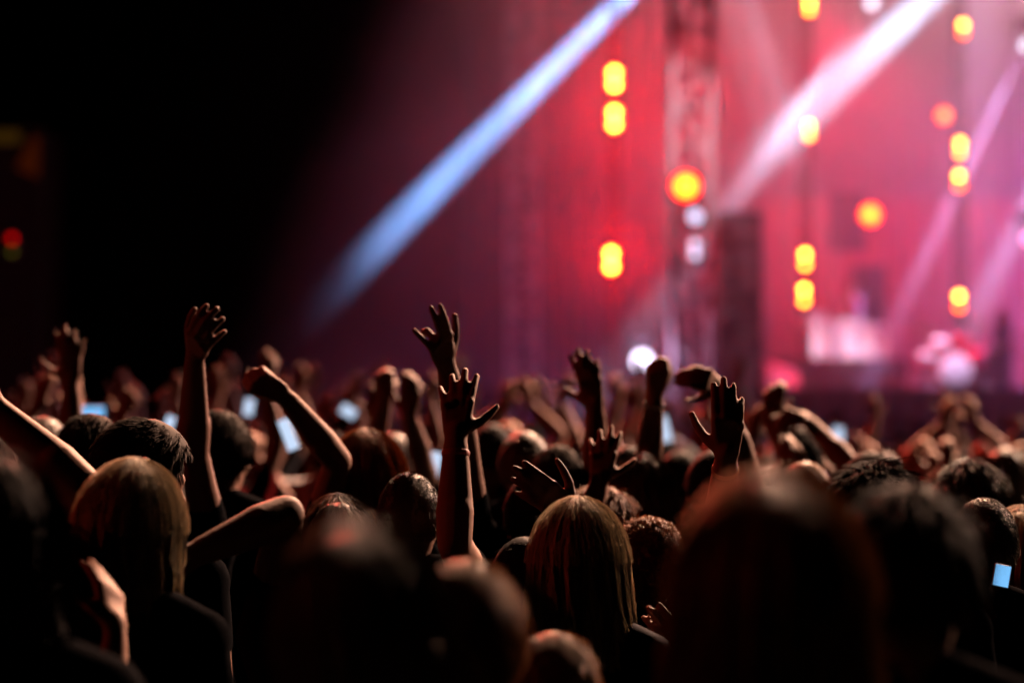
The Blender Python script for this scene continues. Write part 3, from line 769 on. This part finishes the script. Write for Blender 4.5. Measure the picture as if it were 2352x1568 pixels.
# ---- heads and arms one can tell apart, measured in the photo (x, y of the top of the head, distance)
def pp(px, py, d, label, **k):
    return person(tuple(P(px, py, d)), label, **k)
NEAR = [
 # nearest, strongly out of focus
 dict(a=(1775, 1180, 2.75), label='big blurred nearest head, brown bob with a warm light rim down its right side', hair='bob', hc='umber', female=True, hs=1.17, nstr=1500, yaw=0),
 dict(a=(2095, 1150, 3.3), label='big blurred dark head at the right, unlit, nearly a silhouette', hair='messy', hc='black', hs=1.12, nstr=900, yaw=-.2),
 dict(a=(868, 1275, 2.9), label='blurred dark head low left of centre, hair falling, faint brown rim light on both sides', hair='bob', hc='brown', hs=1.15, nstr=900, yaw=.1, tilt=(-12, 0)),
 dict(a=(1070, 1300, 3.4), label='blurred short haired man, golden crown and ear catching light, in front of the blonde', hair='short', hc='sandy', nstr=7000, yaw=.1, skin=0),
 dict(a=(1275, 1462, 4.0), label='low head in the bottom centre with a golden arc of light on its crown', hair='short', hc='sandy', nstr=7000),
 dict(a=(-30, 1105, 3.6), label='dark shapeless figure at the left edge below the bent bare arm', hair='bob', hc='black', hs=1.2, arms=[], nstr=500),
 # focus plane
 dict(a=(1328, 1182, 5.0), label='woman with long straight blonde hair in focus, seen from behind at bottom centre', hair='long', hc='blond', female=True, nstr=3800, hs=1.10, yaw=-.15, sleeve=1.1, shirt='grey'),
 dict(a=(282, 1082, 4.6), label='woman with chin length golden hair, lit from the right, near the left edge', hair='bob', hc='blond', female=True, nstr=3800, hs=.92, yaw=-.35, tilt=(8, 0)),
 dict(a=(300, 980, 5.3), label='man with cropped dark textured hair in sharp focus, head turned to the right', hair='short', hc='dark', nstr=7000, hs=1.10, yaw=-.9, tilt=(14, -8), skin=0),
 dict(a=(205, 957, 6.4), label='dark haired head just behind and left of the sharply focused man', hair='short', hc='dark', nstr=1500, yaw=-.3),
 dict(a=(95, 963, 7.6), label='round dark head with a dim brown rim, third head from the left edge', hair='short', hc='brown', nstr=800),
 dict(a=(500, 952, 7.0), label='man with dark brush cut and red lit ear, black shirt, beside the tall raised forearm', hair='short', hc='dark', nstr=2500, yaw=-.3, hs=1.05),
 dict(a=(840, 1016, 6.6), label='person with long coppery hair shining orange, raising a fist to the left', hair='long', hc='auburn', female=True, nstr=3000, hs=1.08, yaw=-.2,
      arms=[arm(-1, (650, 905, 6.3), (575, 868, 6.25), 'fist', thumb=(-.3, .4, -1), elbow=(775, 1020, 6.4), palm=(-.2, .6, -1))]),
 dict(a=(940, 1084, 5.8), label='man with buzz cut and pale edged head, left of the wristband arm', hair='buzz', hc='brown', nstr=2600, yaw=-.1,
      arms=[arm(1, (1047, 1000, 5.6), (1055, 866, 5.68), 'open', thumb=1, elbow=(1054, 1240, 5.6), band=('wristband', M_band))]),
 dict(a=(1130, 978, 9.6), label='small blurred dark head right of the wristband arm', hair='short', hc='black', nstr=300),
 dict(a=(1205, 996, 8.2), label='round blurred head with a faint brown rim, upper left one of a touching pair', hair='short', hc='brown', nstr=500),
 dict(a=(1282, 1031, 7.6), label='round dark head with thin red rim, lower right one of a touching pair', hair='short', hc='dark', nstr=900, hs=1.05),
 dict(a=(1385, 1126, 6.5), label='person with reddish hair and glasses just behind the blonde woman', hair='messy', hc='auburn', nstr=1800, yaw=-.7),
 dict(a=(1480, 1062, 7.0), label='person with straight shoulder length brown hair edged in red on the right', hair='long', hc='brown', female=True, nstr=1200),
 dict(a=(1562, 1040, 9.0), label='dark round head in the gap below the two lifted arms', hair='short', hc='black', nstr=300),
 dict(a=(1492, 1206, 5.9), label='short person with curly brown hair glowing gold, right of the blonde woman', hair='curly', hc='auburn', female=True, nstr=4000),
 dict(a=(1835, 985, 9.0), label='dark flat topped head framed by its own two raised arms', hair='short', hc='black', nstr=400,
      arms=[arm(-1, (1768, 975, 9.0), (1775, 935, 9), 'relax', thumb=1, elbow=(1750, 1080, 9)), arm(1, (1850, 960, 8.9), (1812, 945, 8.8), 'bent', thumb=(-1, 0, .4), elbow=(1905, 1060, 8.9))]),
 dict(a=(1852, 1066, 7.4), label='head with orange lit cropped hair and ear directly above the nearest blurred head', hair='short', hc='auburn', nstr=1200),
 dict(a=(2000, 1042, 7.4), label='head with short dark hair rising behind the frizzy topped silhouette', hair='short', hc='dark', nstr=1000),
 dict(a=(2015, 1092, 4.9), label='person with frizzy dark hair whose stray ends are sharp and red lit', hair='messy', hc='dark', nstr=3500, hs=1.15),
 dict(a=(2238, 1066, 6.5), label='person with parted brown hair lit warm on top, at the right', hair='messy', hc='brown', nstr=3500, hs=1.05),
 dict(a=(2262, 1146, 5.5), label='grey haired person with a fine bright outline around the head near the right edge', hair='buzz', hc='grey', nstr=3500, hs=1.03, yaw=-.1),
 dict(a=(2350, 1185, 6.0), label='person at the right edge with golden hair behind the grey haired one', hair='long', hc='blond', female=True, nstr=900),
 dict(a=(775, 1165, 5.0), label='long dark red hair in the shade, one bare elbow pushed out to the left', skin=2, hair='long', hc='brown', nstr=900, tilt=(0, 0), shirt='black', hs=1.0,
      arms=[arm(-1, (440, 1275, 4.75), (350, 1330, 4.7), 'relax', thumb=(0, 0, 1), elbow=(620, 1120, 4.85), palm=(0, 1, 0))]),
 # raised arms of people whose heads are hidden
 dict(a=(365, 1085, 6.5), label='person lost behind the cropped head, bare forearm raised straight up, hand bent forward', hair='short', hc='dark', nstr=300,
      arms=[arm(1, (447, 815, 6.2), (472, 712, 6.0), 'relax', thumb=(-.6,.8,0), elbow=(405, 1090, 6.3), k=1.12)]),
 dict(a=(95, 1020, 8.4), label='person far left holding up one open hand with lavender light along the fingers', hair='short', hc='brown', nstr=200,
      arms=[arm(1, (163, 880, 8.2), (158, 765, 8.2), 'wide', thumb=-1, elbow=(168, 1060, 8.2))]),
 dict(a=(1225, 1100, 6.6), label='person behind the wristband arm lifting the highest hand, two fingers straight', hair='short', hc='black', nstr=300,
      arms=[arm(-1, (1025, 838, 6.15), (985, 678, 6.0), 'two', thumb=(.7, .7, -.1), elbow=(1120, 1085, 6.2), k=1.1)]),
 dict(a=(1450, 1030, 7.8), label='person with a blurred red lit open hand raised, thumb to the left', hair='short', hc='black', nstr=200,
      arms=[arm(-1, (1368, 935, 7.4), (1338, 808, 7.4), 'open', thumb=-1, elbow=(1410, 1100, 7.5))]),
 dict(a=(1400, 1075, 7.6), label='person raising a dark clenched hand in front of the big white lamp', hair='short', hc='black', nstr=200,
      arms=[arm(1, (1505, 900, 7.4), (1520, 812, 7.3), 'fist', thumb=1, elbow=(1470, 1090, 7.5), band=('bracelet', M_house))]),
 dict(a=(1640, 1040, 7.4), label='person with an arm bent like a hook, hand drooping left below the truss tower', hair='short', hc='black', nstr=200,
      arms=[arm(1, (1645, 885, 7.2), (1580, 850, 7.0), 'bent', thumb=(-.2, 0, -1), elbow=(1722, 1080, 7.2))]),
 dict(a=(1770, 1125, 5.9), label='person behind the nearest head, dark hand lifted edge on with beaded wrist', hair='short', hc='black', nstr=200,
      arms=[arm(-1, (1668, 1050, 5.5), (1672, 925, 5.5), 'flat', thumb=(-1, 0, 0), elbow=(1700, 1230, 5.4), band=('bead_bracelet', M_beads), palm=(0, 1, 0))]),
 dict(a=(1230, 1190, 6.5), label='person behind the blonde woman holding one sharp spread hand up, thumb to the right', hair='short', hc='black', nstr=200,
      arms=[arm(1, (1378, 1105, 6.3), (1395, 978, 6.38), 'open', thumb=1, elbow=(1310, 1235, 6.2))]),
 dict(a=(1205, 1240, 5.4), label='person in black with the clapping hand that points left above the blonde woman', hair='short', hc='black', nstr=200,
      arms=[arm(1, (1318, 1180, 5.25), (1215, 1108, 5.2), 'flat', thumb=(.6, 0, 1), elbow=(1300, 1400, 5.2), palm=(0, 1, -.2))]),
 dict(a=(905, 1000, 9.4), label='person holding a clenched fist high, left of the wristband arm, pink forearm edge', hair='short', hc='brown', nstr=200,
      arms=[arm(-1, (885, 915, 9.0), (880, 842, 9.0), 'fist', thumb=1, elbow=(878, 1060, 9)), arm(1, (940, 955, 8.9), (945, 880, 8.9), 'relax', thumb=-1, elbow=(975, 1080, 8.9))]),
 dict(a=(-60, 960, 5.2), label='person cut by the left edge with a bent bare arm, elbow sharp in the light', hair='short', hc='dark', nstr=200,
      arms=[arm(1, (-25, 930, 5.0), (-70, 840, 5.0), 'relax', thumb=-1, elbow=(108, 1075, 5.0))]),
 dict(a=(150, 1245, 4.5), label='person at lower left whose blurred bare wrist and hand glow beside the golden hair', hair='bob', hc='dark', nstr=300, yaw=-.3, female=True,
      arms=[arm(1, (266, 1440, 4.25), (228, 1250, 4.35), 'flat', thumb=(-.5, -.8, 0), elbow=(240, 1760, 4.2), palm=(-1, 1, 0))]),
 dict(a=(1600, 1330, 5.6), label='person in the dark gap between the curly head and the nearest head, fingers showing low', hair='short', hc='black', nstr=200,
      arms=[arm(-1, (1560, 1500, 5.2), (1520, 1440, 5.1), 'relax', thumb=(1, 0, 1), elbow=(1600, 1640, 5.2))]),
]
for k in NEAR:
    a = k.pop('a'); lab = k.pop('label')
    k.setdefault('vox', .0055 if a[2] < 7 and (k.get('arms') and a[2] > 4.5) else .010)
    k.setdefault('ratio', .35)
    k.setdefault('skin', int(a[0]*7) % 2)
    pp(*a, lab, **k)

# performers
person((D(1960, 44.9), 44.9, sz(640, 44.9)), 'performer in white shirt standing behind the white draped desk', H=1.78, floor=sz(640, 44.9)-1.78, hair='short', hc='dark', shirt='white', pants='white', vox=.011, ratio=.3, nstr=200, yaw=math.pi)
person((D(2305, 41.6), 41.6, DK+1.35), 'dark clothed performer sitting low at the right of the drum kit, a silhouette', H=1.72, floor=DK-.37, hair='long', hc='black', female=True, shirt='navy', vox=.011, nstr=200, yaw=math.pi)
# phones held up
M_scr = glow('phone_screen_white', (.6, .75, 1.0), 1.0); M_scb = glow('phone_screen_blue', (.2, .55, 1.0), 1.0); M_flash = glow('phone_light', (.85, .8, 1.0), 5)
def phone(px, py, d, w_, h_, rot, label, m=M_scr, yaw=0):
    t = empty('phone', tuple(P(px, py, d))); tag(t, label, 'phone')
    def q(name, sx_, sy_, sz_, y, m_, bev):
        mb = MB().box(-sx_/2, sx_/2, y-sy_/2, y+sy_/2, -sz_/2, sz_/2, bev); me = bpy.data.meshes.new(name)
        me.from_pydata(mb.v, [], mb.f); me.materials.append(m_); o = bpy.data.objects.new(name, me); COL.objects.link(o); o.parent = t
    q('phone_body', w_, .009, h_, 0, M_house, .003); q('screen', w_*.92, .002, h_*.92, -.0065, m, .0005)
    t.rotation_euler = (math.radians(-10), math.radians(rot), yaw)
phone(2300, 1322, 5.2, .036, .05, 12, 'phone with bright blue screen at the lower right below the grey haired head', M_scb)
phone(663, 998, 8.5, .045, .125, -22, 'tilted phone with white screen below the raised fist')
phone(205, 950, 11, .15, .07, 0, 'phone held sideways with cyan screen behind the dark heads at left', M_scb)
phone(8, 1085, 5.9, .07, .13, -25, 'phone with white blue screen cut by the left edge under the bent elbow')
phone(998, 1066, 9.2, .05, .10, 10, 'pale phone screen glowing just left of the wristband arm')
phone(800, 945, 13, .09, .06, 30, 'bright white phone screen over the coppery hair')
phone(385, 985, 10, .04, .12, 18, 'slim phone with white edge right of the sharply focused man')
phone(572, 935, 12, .05, .09, 8, 'blurred white phone screen under the raised fist, farther left')
phone(1525, 985, 12, .06, .14, -14, 'blurred pale phone screen between the two lifted arms')
phone(1925, 998, 15, .07, .10, 0, 'small pale phone screen among the hands right of the flat topped head')
phone(1160, 1010, 14, .05, .08, 0, 'small dim phone screen behind the touching pair of heads', M_scb)

# thin wires
for pts, lab in (([(388, 1204, 4.7), (410, 1200, 4.7), (432, 1203, 4.7)], 'thin pale earphone wire crossing the black gap beside the golden hair'),
                 ([(378, 1400, 4.5), (388, 1350, 4.5), (410, 1312, 4.5)], 'thin pale cord curving down below the golden hair'),
                 ([(1522, 1560, 5.0), (1535, 1525, 5.0), (1545, 1497, 5.0)], 'thin pale cord hanging at the bottom beside the blonde hair')):
    tag(MB().path([P(*q) for q in pts], .0012, 6).build('cord', M_white), lab, 'cord')

# ---- the crowd beyond: eight kinds of pose, copied
def proto(i, hair, hc, shirt, skin, female, arms):
    y0 = 20.0; g = ground_z(y0)
    A = []
    for (sd, wx, wy, wz, tx, ty, tz, pose, th, ex, ez) in arms:
        A.append(dict(side=sd, wrist=(wx, y0+wy, g+wz), tip=(wx+tx, y0+wy+ty, g+wz+tz), pose=pose, thumb=(th, 0, 0), elbow=(ex, y0+.1, g+ez)))
    return person((0, y0, g+1.74), None, hair=hair, hc=hc, shirt=shirt, skin=skin, female=female, arms=A, vox=.011, ratio=.16, nstr=120, seed=i+3, origin=(0, 0, -50))
far_label = ['both hands raised', 'one straight raised arm', 'raised fist', 'clapping overhead', 'long hair, waving', 'long hair, hands by head', 'arms down', 'limp raised hand']
PR = [
 proto(0, 'short', 'brown', 'black', 0, False, [(-1, -.24, .12, 1.93, -.03, .02, .18, 'open', 1, -.42, 1.6), (1, .26, .10, 1.95, .04, .02, .18, 'wide', -1, .42, 1.6)]),
 proto(1, 'short', 'dark', 'red', 1, False, [(1, .20, .05, 2.0, .02, .05, .18, 'open', -1, .3, 1.7)]),
 proto(2, 'short', 'black', 'navy', 1, False, [(-1, -.22, .15, 1.9, 0, .05, .12, 'fist', 1, -.42, 1.6)]),
 proto(3, 'short', 'brown', 'grey', 0, False, [(-1, -.10, .12, 1.90, .05, .03, .17, 'flat', 1, -.45, 1.65), (1, .10, .12, 1.91, -.05, .03, .17, 'flat', -1, .45, 1.65)]),
 proto(4, 'long', 'blond', 'red', 0, True, [(1, .28, .10, 1.86, .08, .02, .17, 'wide', -1, .42, 1.5)]),
 proto(5, 'long', 'brown', 'white', 0, True, [(-1, -.26, .10, 1.66, .02, .03, .17, 'relax', 1, -.42, 1.3), (1, .26, .10, 1.70, -.02, .03, .17, 'relax', -1, .42, 1.3)]),
 proto(6, 'short', 'dark', 'olive', 1, False, []),
 proto(7, 'messy', 'brown', 'white', 0, False, [(-1, -.24, .05, 1.97, -.06, .0, .17, 'relax', 1, -.36, 1.7)]),
]
kids = [list(p.children) for p in PR]
used = [False]*8
HCH = [HAIRS[k] for k in ('black', 'dark', 'brown', 'dark', 'auburn')]; SCH = [CLOTH[k] for k in ('black', 'black', 'grey', 'navy', 'red', 'white', 'olive')]
g = random.Random(11)
y = 10.8; row = 0
while y < 33.5:
    half = .2118*y+.7; x = -half+(row % 2)*.4+g.uniform(-.2, .2)
    while x < half:
        px = 1176+x/y*FPX
        xx = x+g.uniform(-.16, .16); yy = y+g.uniform(-.28, .28)
        if px > 1700: wts = (1, 1, 1, 1, 1, 5, 6, 1)
        elif px < 1000: wts = (7, 5, 2, 3, 2, 1, 1, 1)
        else: wts = (4, 3, 2, 3, 2, 2, 3, 1)
        if y < 14.5: wts = (0, 1, 0, 1, 1, 3, 6, 1)
        i = g.choices(range(8), wts)[0]
        hgt = g.gauss(.985, .045) if px < 1750 else g.gauss(.935, .025)
        if y < 12.5: hgt = min(hgt, .98)
        if used[i]:
            r = PR[i].copy(); COL.objects.link(r)
            for c in kids[i]:
                q = c.copy(); COL.objects.link(q); q.parent = r
                alt = {'hair': g.choice(HCH), 'shirt': g.choice(SCH)}.get(c.name.split('.')[0])
                if alt: q.material_slots[0].link = 'OBJECT'; q.material_slots[0].material = alt
        else: r = PR[i]; used[i] = True
        pxx = 1176+xx/yy*FPX
        marks = [(150, 'near the left edge'), (330, 'left of the tall forearm'), (520, 'around the tall straight forearm'), (700, 'under the raised fist'), (900, 'left of the clenched fist'),
                 (1100, 'behind the wristband arm'), (1300, 'above the touching pair of heads'), (1480, 'below the big white lamp'), (1640, 'below the wide truss tower'), (1790, 'below the pink monitor'), (1930, 'around the flat topped head'),
                 (2080, 'below the white desk'), (2250, 'below the drum kit'), (9999, 'near the right edge')]
        where = next(w_ for lim, w_ in marks if pxx < lim)
        tier = 'in the near ranks' if yy < 13.5 else 'in the middle ranks' if yy < 20 else 'in the rear ranks' if yy < 27 else 'close to the stage'
        r.location = (xx, yy, ground_z(yy)); r.scale = (hgt,)*3; r.rotation_euler = (0, 0, g.uniform(-.35, .35))
        tag(r, far_label[i]+', '+tier+' '+where, 'person', 'crowd in front of the stage')
        x += g.uniform(.7, .98)*(1.02 if y < 18 else .88)
    y += .95+.02*y; row += 1
for i in range(8):
    if not used[i]:
        for c in kids[i]: bpy.data.objects.remove(c)
        bpy.data.objects.remove(PR[i])
print('PEOPLE', len([o for o in bpy.data.objects if o.get('category') == 'person']))
